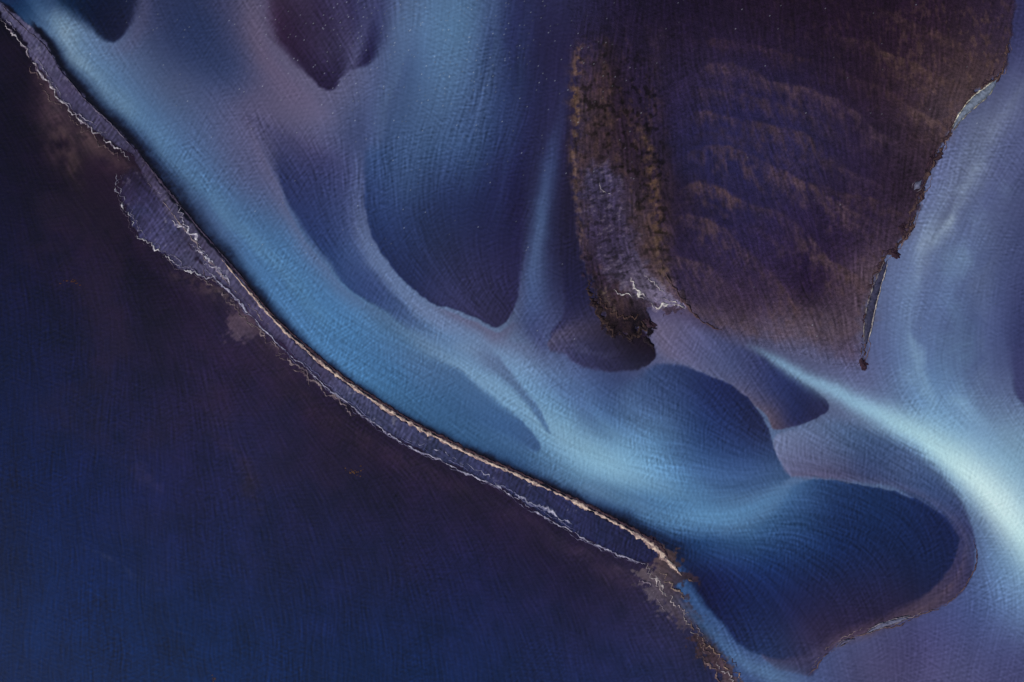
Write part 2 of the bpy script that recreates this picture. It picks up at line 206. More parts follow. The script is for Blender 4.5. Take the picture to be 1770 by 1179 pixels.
 St([(124,196,10,16,.5,60,45,54),(156,240,12,26,.8,74,55,64),(200,278,12,20,.75,70,51,60),(230,296,6,10,.4,52,40,50)],rough=.8,rs=22),
 L('tan_b',[(386,540),(410,525),(432,540),(452,568),(430,592),(404,590),(384,575)],[(410,550,94,76,92),(440,575,98,82,100)],[(410,560,12)],rough=18,rs=12,a=.8),
 St([(300,470,5,14,.3,66,50,62),(350,486,5,18,.6,76,59,72),(400,512,4,16,.6,84,67,78),(440,560,4,18,.7,88,70,84),(490,612,4,16,.4,62,48,64)],rough=1.4,rs=9),
 St([(450,590,10,30,.5,48,35,56),(540,690,8,26,.5,50,35,57),(640,760,8,26,.5,52,37,59),(760,820,8,24,.45,50,37,61),(880,880,8,22,.4,48,37,63),(1000,950,8,24,.5,54,43,67),(1080,990,8,30,.5,68,53,74)],rough=.6,rs=18),
 # faint sand veils in the dark plain
 St([(130,940,3,8,.0,40,56,104),(180,962,3,8,.3,38,48,92),(240,996,3,8,.2,34,46,90),(300,1030,3,8,0,30,48,98)],rough=2,rs=9),
 St([(200,780,10,16,.0,50,44,84),(250,820,12,20,.3,46,42,78),(300,860,10,16,0,40,40,88)],rough=1.6,rs=16),
 St([(380,620,16,20,.0,44,34,56),(400,760,20,26,.35,42,35,62),(440,860,20,26,.3,40,36,66),(470,960,16,20,.0,40,36,70)],rough=1.4,rs=30,wd=20),
 # sandy shoulder after the spit's end
 L('tan_d',[(1128,940),(1160,950),(1190,984),(1210,1006),(1176,1014),(1196,1044),(1226,1084),(1236,1112),(1190,1086),(1150,1064),(1120,1030),(1092,990),(1124,980)],
    [(1150,970,84,66,70),(1186,1000,56,42,54),(1126,1010,92,79,94),(1170,1050,80,68,86),(1210,1090,66,55,72)],[(1150,1000,8)],rough=24,rs=9,a=.9),
 L('tan_e',[(1196,1096),(1226,1104),(1256,1134),(1276,1166),(1290,1220),(1256,1220),(1244,1174),(1220,1150),(1200,1126)],[(1230,1130,68,49,56),(1264,1170,80,62,70)],[(1240,1140,5)],rough=20,rs=8,a=.85),
 St([(1168,1036,8,8,.2,72,94,138),(1200,1066,10,10,.8,60,88,136),(1240,1104,12,12,.9,64,98,148),(1290,1146,16,14,.95,78,112,162),(1350,1180,24,20,.95,84,116,164),(1420,1240,40,40,.9,90,110,170)]),
 L('spit_up',UP2_R+UP2_L,[(40,60,80,76,110),(120,160,76,72,108),(200,230,70,65,98),(80,110,84,79,114)],[(100,130,2)],dz=-.1,rough=5,rs=12,k=3),
 L('pond',[(240,290),(285,345),(318,395),(338,440),(372,474),(344,474),(306,458),(288,440),(250,418),(234,398),(222,372),(208,345),(202,312),(214,296)],
    [(230,320,38,35,66),(250,360,53,51,88),(290,410,67,65,105),(330,450,82,77,114),(300,370,64,61,98),(240,300,30,25,50)],[(220,300,14),(230,390,2.5),(330,460,4)],dz=-.12,rough=7,rs=12,k=3),
 L('spit_low',SPIT_UP+SPIT_LO,[(250,290,66,60,90),(350,430,78,73,106),(450,545,76,71,106),(600,685,72,72,110),(800,800,57,59,98),(950,870,42,45,83),(1100,950,34,36,72)],[(500,600,2)],dz=-.12,rough=3.5,rs=12,k=3),
 ]
ALPH={}
def paint(X,Y,keep=False):
    sh=X.shape; X=X.ravel().astype(f32); Y=Y.ravel().astype(f32)
    wx=X+5*fbm(X,Y,60,1,3)+1.6*fbm(X,Y,9,2,2); wy=Y+5*fbm(X,Y,60,3,3)+1.6*fbm(X,Y,9,4,2)
    col=rbf(BASE,X,Y,35,4); Z=np.zeros(X.shape,f32)
    for l in LAY:
        if l['t']=='L':
            P=cat(l['p'],l['k'],True)
            m=max(s[2] for s in l['s'])*.2+l['r']*2+8
            idx=np.nonzero((wx>P[:,0].min()-m)&(wx<P[:,0].max()+m)&(wy>P[:,1].min()-m)&(wy<P[:,1].max()+m))[0]
            if len(idx)==0:
                if keep: ALPH[l['n']]=np.zeros(sh,bool)
                continue
            x=wx[idx]; y=wy[idx]; d=sdf(P,x,y)
            if l['r']: d=d+l['r']*fbm(x,y,l['rs'],2,4)
            w=np.maximum(rbf(l['s'],x,y,10,0)[:,0],1.5)
            a=sst(-.2*w,w,d)*l['a']
            c=rbf(l['c'],x,y,l['cc'],5)
            col[idx]+=(c-col[idx])*a[:,None]; Z[idx]+=l['dz']*sst(-.2*w,np.maximum(w,5),d)
            if keep:
                mm=np.zeros(X.shape,bool); mm[idx]=d>.15*np.minimum(w,40); ALPH[l['n']]=mm.reshape(sh)
        else:
            P=cat(l['p'],4); m=max(max(p[2],p[3]) for p in l['p'])*2.4+l['wd']
            idx=np.nonzero((wx>P[:,0].min()-m)&(wx<P[:,0].max()+m)&(wy>P[:,1].min()-m)&(wy<P[:,1].max()+m))[0]
            if len(idx)==0: continue
            x=wx[idx]; y=wy[idx]
            if l['wd']:
                x=x+l['wd']*1.6*fbm(x,y,80,4,3); y=y+l['wd']*1.6*fbm(x,y,80,5,3)
            best=np.full(len(idx),1e12,f32); bt=np.zeros(len(idx),f32); sg=np.zeros(len(idx),f32)
            for i in range(len(P)-1):
                x0,y0=P[i,:2]; ex,ey=P[i+1,:2]-P[i,:2]; LL=ex*ex+ey*ey+1e-9
                px=x-f32(x0); py=y-f32(y0); t=np.clip((px*f32(ex)+py*f32(ey))/f32(LL),0,1)
                qx=px-t*f32(ex); qy=py-t*f32(ey); d=qx*qx+qy*qy; b=d<best
                best=np.where(b,d,best); bt=np.where(b,i+t,bt); sg=np.where(b,f32(ex)*py-f32(ey)*px,sg)
            d=np.sqrt(best); ks=np.arange(len(P))
            if l['an']:
                d=d*np.sign(sg)+9*fbm(x,y,60,2,4); sg=d; d=np.abs(d)
            wl=np.interp(bt,ks,P[:,2]); wr=np.interp(bt,ks,P[:,3]); a=np.interp(bt,ks,P[:,4])
            w=np.where(sg>0,wr,wl)
            if l['an']:
                u=x*.97-y*.24; v=x*.24+y*.97
                nz=fbm(u*1.4,v*.6,l['rs'],3,4); w=np.where(sg>0,wr*np.clip(.8+1.2*nz,.2,1.6),wl)
                a=a*np.clip(.9+l['r']*1.2*fbm(u*1.5,v*.7,l['rs'],1,4),0,1.4)*np.clip(.95+1.1*fbm(x,y,70,5,3),.25,1.2)
            elif l['r']: a=a*(1+l['r']*1.6*fbm(x,y,l['rs'],3,4))
            a=np.clip(a,0,1)*np.exp(-(d/np.maximum(w,1))**2)
            for k in range(3):
                ck=np.interp(bt,ks,P[:,5+k]); col[idx,k]+=(ck-col[idx,k])*a
    return col.reshape(sh+(3,)),Z.reshape(sh)
def lin(c):
    c=np.clip(c,0,255)/255.; return np.where(c<.04045,c/12.92,((c+.055)/1.055)**2.4)
def albedo(c):
    g=c.mean(-1,keepdims=True); sat=1.0-.13*sst(55,115,g); c=(g+(c-g)*sat)*(.935+.065*sst(120,175,g))
    c[...,1]-=.02*np.clip(c[...,2]-c[...,0],0,200)*sst(60,110,g[...,0])
    return np.clip((lin(c)-SPEC)/K,.0012,.88)
# ------------------------------------------------------------ the fine grid
STEP=1.6
gx=np.arange(-100,1872,STEP); gy=np.arange(-70,1250,STEP)
X,Y=np.meshgrid(gx,gy); X=X.astype(f32); Y=Y.astype(f32); H,W=X.shape
COL,Z=paint(X,Y,True)
FL=[(200,180,50),(500,500,45),(900,750,32),(1100,850,18),(1300,870,-15),(1500,900,30),(770,100,98),(650,350,85),(720,430,62),(750,520,40),(820,400,92),(900,400,100),(940,300,100),(300,80,60),(550,100,60),(500,330,60),(1100,300,85),(1300,200,78),(1400,450,72),
 (1600,400,112),(1700,150,112),(1600,750,35),(1750,900,50),(1700,1100,100),(1400,1050,55),(1250,1050,60),(1600,980,80),(200,600,86),(300,1000,84),(800,1000,76),(1000,650,45),(1200,700,32),(1290,720,50),(1500,60,85),(1560,560,100)]
V=rbf([(x,y,math.cos(math.radians(a)),math.sin(math.radians(a))) for x,y,a in FL],X.ravel(),Y.ravel(),60,0)
wob=.22*fbm(X,Y,80,2,2)
VX=V[:,0].reshape(H,W); VY=V[:,1].reshape(H,W); n=np.hypot(VX,VY)+1e-6; VX=VX/n; VY=VY/n; VX,VY=VX*np.cos(wob)-VY*np.sin(wob),VX*np.sin(wob)+VY*np.cos(wob)
def lic(noise,vx,vy,steps,h=1.2):
    JJ,II=np.meshgrid(np.arange(W,dtype=f32),np.arange(H,dtype=f32)); acc=noise.copy(); cnt=1.0
    for s in (1,-1):
        px=JJ.copy(); py=II.copy()
        for k in range(steps):
            xi=np.clip(px+.5,0,W-1).astype(np.int32); yi=np.clip(py+.5,0,H-1).astype(np.int32)
            px+=s*h*vx[yi,xi]; py+=s*h*vy[yi,xi]
            fx=np.clip(px,0,W-1.01); fy=np.clip(py,0,H-1.01); xi=fx.astype(np.int32); yi=fy.astype(np.int32); fx-=xi; fy-=yi
            q=(noise[yi,xi]*(1-fx)+noise[yi,xi+1]*fx)*(1-fy)+(noise[yi+1,xi]*(1-fx)+noise[yi+1,xi+1]*fx)*fy
            wgt=.5+.5*math.cos(math.pi*(k+1)/(steps+1)); acc+=wgt*q; cnt+=wgt
    acc-=acc.mean(); return acc/acc.std()
def blur(a):
    b=a.copy(); b[1:-1]=(a[:-2]+2*a[1:-1]+a[2:])/4; c=b.copy(); c[:,1:-1]=(b[:,:-2]+2*b[:,1:-1]+b[:,2:])/4; return c
def hp(a,n=5):
    b=a
    for _ in range(n): b=blur(b)
    a=a-b; return a/a.std()
N1=rng.rand(H,W).astype(f32); N2=hp(blur(rng.rand(H,W).astype(f32)),3)
streak=lic(hp(blur(N1),6),VX,VY,10); broad=lic(fbm(X,Y,12,3,3),VX,VY,24,2.4); wisp=lic(fbm(X,Y,44,1,3),VX,VY,36,3.0)
rip=lic(N2,-VY*.92+VX*.39,VX*.92+VY*.39,6,1.0); hat=lic(hp(blur(N1[::-1].copy()),3),VX*.4+VY*.92,VY*.4-VX*.92,6)
lum=COL.mean(-1)
plainW=blur(ALPH['plain_west'].astype(f32)); flatE=blur(ALPH['flat_east'].astype(f32)); bar=blur(ALPH['bar_body'].astype(f32)); mud=blur((ALPH['bar_mud']&ALPH['bar_body']).astype(f32))
spit=blur((ALPH['spit_low']|ALPH['spit_up']|ALPH['pond']).astype(f32))
for _ in range(40): bar=blur(bar)
bar=bar*sst(.1,.9,bar)
for _ in range(8): mud=blur(mud)
for _ in range(3): flatE=blur(flatE)
bar=bar*sst(10,180,Y); barx=bar*(1-.7*mud)
lobes=np.clip(sum(ALPH[k].astype(f32) for k in ('shoal_a','shoal_b','lobe_leaf','lobe_tear','lobe_mid','lobe_low','tongue','apron','lobe_front','lobe_side')),0,1)
for _ in range(5): lobes=blur(lobes)
water=np.clip(1-plainW-flatE-bar,0,1)
sandy=np.clip(flatE*.6+bar,0,1)
big=fbm(X,Y,220,2,3); med=fbm(X,Y,36,4,4); fine=fbm(X,Y,5,1,3)
dens=.45+1.0*np.clip(fbm(X,Y,110,5,3)+.4,0,1)
mod=1+(.028*streak+.032*rip+.026*hat)*dens + .05*big
mod+=water*(.010*broad+.022*wisp)*(.6+.8*np.clip(.5+fbm(X,Y,150,0,3),0,1))
mod+=lobes*(.026*streak*dens+.012*broad+.016*rip)
mod+=plainW*(.032*streak+.010*hat+.014*broad+.12*med+.05*fbm(X,Y,10,2,3)+.03*wisp)+sandy*(.13*fine+.10*med+.06*streak+.05*broad)
mod+=spit*(.12*fbm(X,Y,10,0,4)+.06*rip)
bright=sst(120,200,lum); mod=1+(mod-1)*(1-.5*bright)
COL=COL*mod[...,None]
u=X*.97-Y*.24; v=X*.24+Y*.97
ang=fbm(u*1.6,v*.8,10,5,4)
edgeB=np.exp(-(((X-1690)/120)**2+((Y-140)/120)**2))*.8+np.exp(-(((X-1620)/240)**2+((Y-50)/120)**2))*.45+np.exp(-(((X-1500)/60)**2+((Y-490)/90)**2))*.5+np.exp(-(((X-1330)/220)**2+((Y-550)/40)**2))*.35
sp=sst(.12,.55,ang+.3*med)*(flatE*(.08+edgeB)+barx*.55)
COL=COL+(np.array([102,75,68],f32)-COL)*np.clip(sp,0,1)[...,None]*.45
g2=sst(.45,.75,fbm(X,Y,5,2,3)+.2*ang)*(barx*.45+flatE*(.05+edgeB*.5))
COL=COL+(np.array([146,114,94],f32)-COL)*np.clip(g2,0,1)[...,None]*.45
dk=sst(.1,.5,fbm(X+300,Y,8,0,3))*(barx*.55+flatE*.2); COL=COL*(1-dk[...,None]*.6)
mn=fbm(u*.8,v*1.8,8,4,4); mg=sst(.25,.6,mn)*mud; COL=COL*(1-.35*sst(.05,.45,-mn)*mud)[...,None]; COL=COL+(np.array([132,116,138],f32)-COL)*mg[...,None]*.45
fr=sst(.40,.72,fbm(X,Y,9,4,4)+.15*fbm(X,Y,40,1,2))*spit*(X<1000); COL=COL+(np.array([168,160,184],f32)-COL)*fr[...,None]*.4
mt=plainW*sst(-.1,.6,fbm(X,Y,90,0,4))*np.exp(-((Y-450)/420)**2)
COL=COL+(np.array([46,31,54],f32)-COL)*mt[...,None]*.4
COL[...,0]+=2.5*med*(.4+plainW); COL[...,2]+=2*big
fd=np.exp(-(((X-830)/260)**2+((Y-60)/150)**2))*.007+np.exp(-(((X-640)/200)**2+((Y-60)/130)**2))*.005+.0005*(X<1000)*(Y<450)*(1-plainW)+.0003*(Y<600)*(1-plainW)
fl=rng.rand(H,W)<fd*.8  # random vertices painted near white as glitter on the water
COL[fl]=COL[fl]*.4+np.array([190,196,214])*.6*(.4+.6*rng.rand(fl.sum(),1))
Z=Z+.012*rip*(1-.4*plainW)+.009*hat*(1-.4*plainW)+.007*streak+.06*big+sandy*(.09*fine+.10*med)
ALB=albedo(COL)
# ------------------------------------------------------------ materials
def material(name,rough=.4,spec=.5,bs=3.0,bd=.03,var=.16,vs=2.2):
    m=bpy.data.materials.new(name); m.use_nodes=True; nt=m.node_tree; N=nt.nodes; Lk=nt.links
    b=N['Principled BSDF']; b.inputs['Roughness'].default_value=rough; b.inputs['Specular IOR Level'].default_value=spec
    tc=N.new('ShaderNodeTexCoord')
    n1=N.new('ShaderNodeTexNoise'); n1.inputs['Scale'].default_value=vs; n1.inputs['Detail'].default_value=3; Lk.new(tc.outputs['Object'],n1.inputs['Vector'])
    mr=N.new('ShaderNodeMapRange'); mr.inputs['From Min'].default_value=.3; mr.inputs['From Max'].default_value=.7; mr.inputs['To Min'].default_value=1-var; mr.inputs['To Max'].default_value=1+var
    Lk.new(n1.outputs['Fac'],mr.inputs['Value'])
    at=N.new('ShaderNodeAttribute'); at.attribute_name='Col'
    vm=N.new('ShaderNodeVectorMath'); vm.operation='SCALE'; Lk.new(at.outputs['Color'],vm.inputs[0]); Lk.new(mr.outputs['Result'],vm.inputs['Scale']); Lk.new(vm.outputs['Vector'],b.inputs['Base Color'])
    n2=N.new('ShaderNodeTexNoise'); n2.inputs['Scale'].default_value=bs; n2.inputs['Detail'].default_value=3; Lk.new(tc.outputs['Object'],n2.inputs['Vector'])
    bp=N.new('ShaderNodeBump'); bp.inputs['Distance'].default_value=bd; bp.inputs['Strength'].default_value=1; Lk.new(n2.outputs['Fac'],bp.inputs['Height']); Lk.new(bp.outputs['Normal'],b.inputs['Normal'])
    return m
M_water=material('glacial_water',.5,.15,2.6,.03,.04,2.8)
M_shoal=material('submerged_sand',.6,.12,2.8,.03,.06,2.8)
M_sand=material('wet_volcanic_sand',.8,.12,2.6,.16,.18,1.8)
M_dry=material('pale_dry_sand',.9,.12,3.0,.15,.25,1.4)
M_mud=material('dark_peat',.8,.12,2.5,.2,.3,1.5)
# ------------------------------------------------------------ mesh building
def mesh(name,vs,faces,cols,mat,parent=None):
    me=bpy.data.meshes.new(name); nv=len(vs); nf=len(faces); k=faces.shape[1]
    me.vertices.add(nv); me.vertices.foreach_set('co',np.ascontiguousarray(vs,dtype=f32).ravel())
    me.loops.add(nf*k); me.loops.foreach_set('vertex_index',np.ascontiguousarray(faces,dtype=np.int32).ravel())
    me.polygons.add(nf); me.polygons.foreach_set('loop_start',np.arange(0,nf*k,k,dtype=np.int32))
    me.polygons.foreach_set('use_smooth',np.ones(nf,bool))
    me.update(calc_edges=True)
    a=me.color_attributes.new('Col','FLOAT_COLOR','POINT')
    c=np.ones((nv,4),f32); c[:,:3]=cols; a.data.foreach_set('color',c.ravel())
    me.materials.append(mat)
    o=bpy.data.objects.new(name,me); C.objects.link(o)
    if parent: o.parent=parent
    return o
def tag(o,label=None,cat_=None,group=None,kind=None):
    if label:o['label']=label
    if cat_:o['category']=cat_
    if group:o['group']=group
    if kind:o['kind']=kind
    return o
def empty(name,label,cat_,group=None,at=None):
    o=bpy.data.objects.new(name,None); C.objects.link(o); return tag(o,label,cat_,group)
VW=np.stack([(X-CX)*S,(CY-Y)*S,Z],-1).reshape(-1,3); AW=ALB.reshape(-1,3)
ID=np.arange(H*W).reshape(H,W)
def region(name,mask,mat,parent=None):
    m=mask[:-1,:-1]; q=np.stack([ID[1:,:-1][m],ID[1:,1:][m],ID[:-1,1:][m],ID[:-1,:-1][m]],-1)
    u_,inv=np.unique(q.ravel(),return_inverse=True)
    return mesh(name,VW[u_],inv.reshape(-1,4),AW[u_],mat,parent)
own=np.zeros((H,W),np.int32)
ORDER=['shoal_a','shoal_b','lobe_leaf','lobe_tear','lobe_side','lobe_front','blade_a','blade_b','lobe_mid','tongue','apron','lobe_low','flat_east','bar_body','bar_mud','lobe_east','plain_west','spit_up','pond','spit_low']
for i,k in enumerate(ORDER):
    if k=='bar_mud': own[ALPH[k]&ALPH['bar_body']]=i+1
    else: own[ALPH[k]]=i+1
gi=lambda k: own==ORDER.index(k)+1
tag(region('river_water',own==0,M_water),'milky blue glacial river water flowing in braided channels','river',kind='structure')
tag(region('river_flat',gi('plain_west'),M_shoal),'dark navy sand plain covering the lower left below the long spit','river flat',kind='structure')
G='submerged sandbars between the channels'
for k,lab in [('shoal_a','small near-black rounded shoal at the top left corner'),('shoal_b','dark plum pointed shoal at the top, split by a paler notch'),
 ('lobe_leaf','leaf-shaped slate blue sandbar with crisp left edge beside the main channel'),('lobe_tear','largest teardrop sandbar, dark navy, pointing down at top centre'),
 ('lobe_side','thin dark strip of sandbar between the pale streak and the brown gravel bar'),('lobe_front','small dark purple rounded sandbar directly below the brown gravel bar'),
 ('blade_a','blue blade-shaped sandbar lying along the middle of the main channel'),('blade_b','thin pale blue blade-shaped sandbar just below the teardrop sandbar'),
 ('lobe_mid','rounded navy sandbar right of the bright fan with crisp right edge'),('tongue','grey violet tongue of sand pointing right below the wide brown flat'),
 ('apron','mauve rimmed sand apron wrapping around the big lower right lobe'),('lobe_low','large dark blue rounded lobe at the lower right inside the mauve rim'),
 ('lobe_east','dark violet sandbar cut by the right edge of the photo')]:
    tag(region('sandbar',gi(k),M_shoal),lab,'sandbar',G)
sf=empty('sand_flat','wide brown violet sand flat with faint diagonal ridges in the upper right','sand flat')
region('flat_surface',gi('flat_east'),M_sand,sf)
gb=empty('gravel_bar','raised brown gravel bar with violet mud and white crust in the centre','gravel bar')
region('gravel_ridge',gi('bar_body'),M_sand,gb); region('mud_patch',gi('bar_mud'),M_sand,gb)
sp_=empty('sand_spit','long narrow sand spit with cream crest running diagonally from top left','sand spit')
region('tidal_channel',gi('spit_low'),M_shoal,sp_); region('tidal_channel',gi('spit_up'),M_shoal,sp_); region('pond',gi('pond'),M_shoal,sp_)
# surroundings: one sheet to the horizon, under the fine ground
def axis(a,b):
    inner=np.arange(a-600,b+600,14.0); out=[]; s=14.0; p=0
    while p<40000: s*=1.25; p+=s; out.append(p)
    out=np.array(out); return np.concatenate([(inner[0]-out)[::-1],inner,inner[-1]+out])
ox,oy=np.meshgrid(axis(-100,1872),axis(-70,1250)); oc,oz=paint(np.clip(ox,-1500,3300),np.clip(oy,-1500,2700))
oc=oc*(1+.1*fbm(ox,oy,90,2,3))[...,None]
inside=(ox>-85)&(ox<1857)&(oy>-55)&(oy<1235)
oz=np.where(inside,-2.0,-.25+.05*fbm(ox,oy,60,1,2)); h2,w2=ox.shape; I2=np.arange(h2*w2).reshape(h2,w2)
q=np.stack([I2[1:,:-1],I2[1:,1:],I2[:-1,1:],I2[:-1,:-1]],-1).reshape(-1,4)
tag(mesh('ground',np.stack([(ox-CX)*S,(CY-oy)*S,oz],-1).reshape(-1,3),q,albedo(oc).reshape(-1,3),M_shoal),'river plain reaching to the horizon around the braided delta','river plain',kind='structure')
def zat(x,y):
    i=np.clip(((y+70)/STEP).astype(int),0,H-1); j=np.clip(((x+100)/STEP).astype(int),0,W-1); return Z[i,j]
# ------------------------------------------------------------ ribbons: crests and crusts
def ribbon(name,pts,width,height,col,col2,parent,mat=M_dry,wob=2.0,ws=16,brk=.0,seed=0,step=1.2,nc=7,wn_amp=1.2,lift=.02):
    P=np.array(pts,float); P=cat(P,8); seg=np.hypot(*np.diff(P[:,:2],axis=0).T); s=np.concatenate([[0],np.cumsum(seg)])
    n=int(s[-1]/step)+2; t=np.linspace(0,s[-1],n); x=np.interp(t,s,P[:,0]); y=np.interp(t,s,P[:,1])
    wv=np.interp(t,s,P[:,2]) if P.shape[1]>2 else np.full(n,1.0)
    dx=np.gradient(x); dy=np.gradient(y); L_=np.hypot(dx,dy)+1e-9; nx=-dy/L_; ny=dx/L_
    off=wob*fbm(t,t*0+seed*31.7,ws,seed,4)+min(wob,2.5)*.5*fbm(t,t*0+seed*11.1,4.5,seed+1,2)
    wn=np.clip(1+wn_amp*fbm(t,t*0+seed*5.3+50,9,seed+2,4)-brk+brk*2.6*fbm(t,t*0+7,30,seed+3,3),0.02,2.2)
    e=np.minimum(1,np.minimum(t,s[-1]-t)/12)
    hw=width*wv*wn*e*.5; vs=[];cs=[]
    c1=np.array(col,float); c2=np.array(col2,float)
    for j in range(nc):
        u=j/(nc-1)*2-1
        jx=u*hw+off+.35*np.minimum(hw,6)*fbm(t,t*0+j*9.1+seed,3.5,j,2)
        px=x+nx*jx; py=y+ny*jx
        h=height*(1-u*u)*np.minimum(1,hw/(width*.5)*1.2)*(1+.5*fbm(t,t*0+j*3.3,5,j+1,2))
        z=zat(px,py)+np.where(abs(u)>.99,-.03,h+lift)
        vs.append(np.stack([(px-CX)*S,(CY-py)*S,z],-1))
        f=np.clip(.5+1.3*fbm(t,t*0+j*7.7+seed*3,7,j+2,3)+(abs(u)-.4)*.8,0,1)[:,None]
        cs.append(albedo(c1*(1-f)+c2*f))
    vs=np.stack(vs,1).reshape(-1,3); cs=np.stack(cs,1).reshape(-1,3)
    I=np.arange(n*nc).reshape(n,nc); q=np.stack([I[:-1,:-1],I[:-1,1:],I[1:,1:],I[1:,:-1]],-1).reshape(-1,4)
    k=len(q)//2; a,b,c=vs[q[k,0]],vs[q[k,1]],vs[q[k,2]]
    if np.cross(b-a,c-a)[2]<0: q=q[:,::-1]
    return mesh(name,vs,q,cs,mat,parent)
CREAM=(206,178,164); TAN=(124,98,104); PALE=(172,166,190); LILAC=(84,77,112)
crest=[(380,444,.3),(430,504,.6),(470,550,.7),(510,588,.8),(566,636,.9),(640,689,1),(720,738,1),(800,779,1.1),(880,815,1),(960,851,1.1),(1040,891,1.2),(1090,918,1.3),(1130,944,1.8),(1156,972,1.4),(1180,996,.6)]
ribbon('sand_crest',crest,6.5,.25,CREAM,TAN,sp_,seed=1,wob=1.2,brk=.08)
ribbon('sand_crest',[(x+3,y-4.5,w) for x,y,w in crest[:-1]],5,.2,(84,62,68),(40,30,50),sp_,seed=4,wob=1.5,brk=.1)
ribbon('sand_crest',[(240,264,.6),(266,299,1),(305,347,1),(355,407,1),(405,464,1),(430,494,.6)],4,.2,(84,72,92),(36,30,52),sp_,seed=2,wob=1.2,brk=.1)
ribbon('sand_crest',[(246,300,.4),(284,350,.8),(330,412,1.2),(376,468,1),(424,520,.8),(470,568,.4)],4,.15,(150,132,136),(78,66,90),sp_,seed=5,wob=5,brk=.35)
low=[(x-1,y+1,1) for x,y in SPIT_LO[::-1]][4:]
ribbon('salt_crust',low,4.2,.14,PALE,LILAC,sp_,seed=2,wob=4.5,ws=20,brk=.3)
ribbon('salt_crust',[(x-1,y+2,1) for x,y,_ in low],2.2,.10,(110,104,136),(56,50,82),sp_,seed=0,wob=5,ws=14,brk=.3)
ribbon('salt_crust',[(x+2,y-5,1) for x,y,_ in low[3:-2]],2.4,.12,(112,110,150),(66,66,108),sp_,seed=5,wob=5,ws=22,brk=.45)
ribbon('salt_crust',[(x-4,y+6,1) for x,y,_ in low[:7]],5,.14,(144,124,130),(66,53,72),sp_,seed=3,wob=9,ws=11,brk=.4)
ribbon('salt_crust',[(x-7,y+9,1) for x,y,_ in low[:6]],4,.14,(120,102,110),(54,41,58),sp_,seed=1,wob=12,ws=9,brk=.45)
pn=[(204,300,.5),(200,322,1),(210,352,1),(224,376,1),(236,402,1),(262,424,1),(290,444,1),(312,462,1),(345,476,1),(375,480,.8)]
ribbon('salt_crust',pn,4.8,.18,(206,198,202),(80,72,106),sp_,seed=3,wob=7,ws=9,brk=.35)
ribbon('salt_crust',[(x+5,y-3,w*.9) for x,y,w in pn[:-1]],3.2,.14,(144,136,160),(58,52,84),sp_,seed=0,wob=9,ws=8,brk=.45)
ribbon('salt_crust',[(x-3,y+3,w*.9) for x,y,w in pn[1:]],2.6,.14,(116,100,118),(48,38,62),sp_,seed=4,wob=7,ws=8,brk=.5)
ul=[(228,274,.8),(188,246,1),(144,210,1),(106,176,1),(81,138,1),(56,106,1),(32,68,1),(0,32,.8)]
ribbon('salt_crust',ul,5.4,.16,(188,178,188),(74,60,84),sp_,seed=0,wob=6,ws=9,brk=.35)
ribbon('salt_crust',[(x+5,y-4,w) for x,y,w in ul],3,.14,(146,138,160),(64,56,86),sp_,seed=5,wob=7,ws=10,brk=.45)
ribbon('salt_crust',[(x-6,y+7,w) for x,y,w in ul[:-2]],4,.14,(122,100,104),(46,34,48),sp_,seed=4,wob=10,ws=9,brk=.4)
ribbon('salt_crust',[(238,266,1),(196,218,1),(150,175,1),(104,120,1),(76,78,1),(40,46,1),(-6,2,.8)],3,.2,(108,98,122),(40,34,58),sp_,seed=2,wob=1.6,brk=.2)
for i,(a,b) in enumerate([((306,372),(330,412)),((318,388),(350,440)),((326,420),(372,462)),((338,424),(362,446)),((350,450),(400,496)),((300,352),(316,380)),((296,380),(320,404)),((270,330),(290,352))]):
    mx,my=(a[0]+b[0])/2+3,(a[1]+b[1])/2-4
    ribbon('salt_crust',[(*a,.5),(mx,my,1.2),(*b,.5)],6,.18,(200,192,206),(92,82,116),sp_,seed=i,wob=8,ws=7,brk=.35)
ribbon('salt_crust',[(700,757,.6),(740,772,1),(800,800,.8),(850,828,.8),(900,858,1.4),(945,882,2.2),(990,908,.6)],3.6,.14,(172,166,190),(76,78,118),sp_,seed=3,wob=6,ws=12,brk=.4)
# frayed shore below the spit
fs=[([(1112,978,1),(1130,1000,1.4),(1146,1020,1.2),(1166,1046,1),(1190,1064,.6)],5,(184,168,170),(80,68,90)),([(1100,986,.6),(1120,1010,1),(1136,1036,.8),(1150,1060,.4)],4,(140,124,142),(66,56,80)),
    ([(1134,972,.6),(1150,996,1),(1166,1018,1),(1186,1040,.6)],5,(156,132,124),(68,52,60)),([(1150,964,.6),(1176,986,1.2),(1204,1008,.5)],6,(130,104,98),(50,37,50)),([(1124,984,.5),(1138,1010,1),(1152,1034,.8)],4,(200,186,182),(96,80,96)),
    ([(1160,1040,.5),(1184,1064,1),(1208,1090,1),(1226,1112,.6)],4,(136,124,140),(58,50,76)),([(1206,1114,.5),(1228,1122,1),(1246,1134,1),(1254,1150,1),(1270,1160,.8),(1278,1182,.8)],4.5,(160,130,116),(50,36,48)),([(1214,1124,.5),(1234,1136,1),(1244,1156,1),(1262,1168,1),(1268,1186,.6)],3.6,(196,182,188),(76,62,78)),([(1240,1118,.4),(1262,1140,1),(1282,1170,.6)],4,(100,76,76),(30,22,36)),
    ([(1190,1070,.4),(1206,1096,1),(1222,1118,1),(1236,1128,.5)],4.5,(136,108,104),(52,40,56)),([(1176,1058,.4),(1196,1084,1),(1212,1104,.5)],3.5,(176,160,162),(74,62,80)),([(1204,1126,.4),(1226,1146,1),(1242,1172,1),(1250,1196,.6)],3.6,(130,104,104),(46,35,50))]
for i,(pts,wd,c1,c2) in enumerate(fs): ribbon('frayed_shore',pts,wd,.18,c1,c2,sp_,seed=i,wob=11,ws=8,brk=.35)
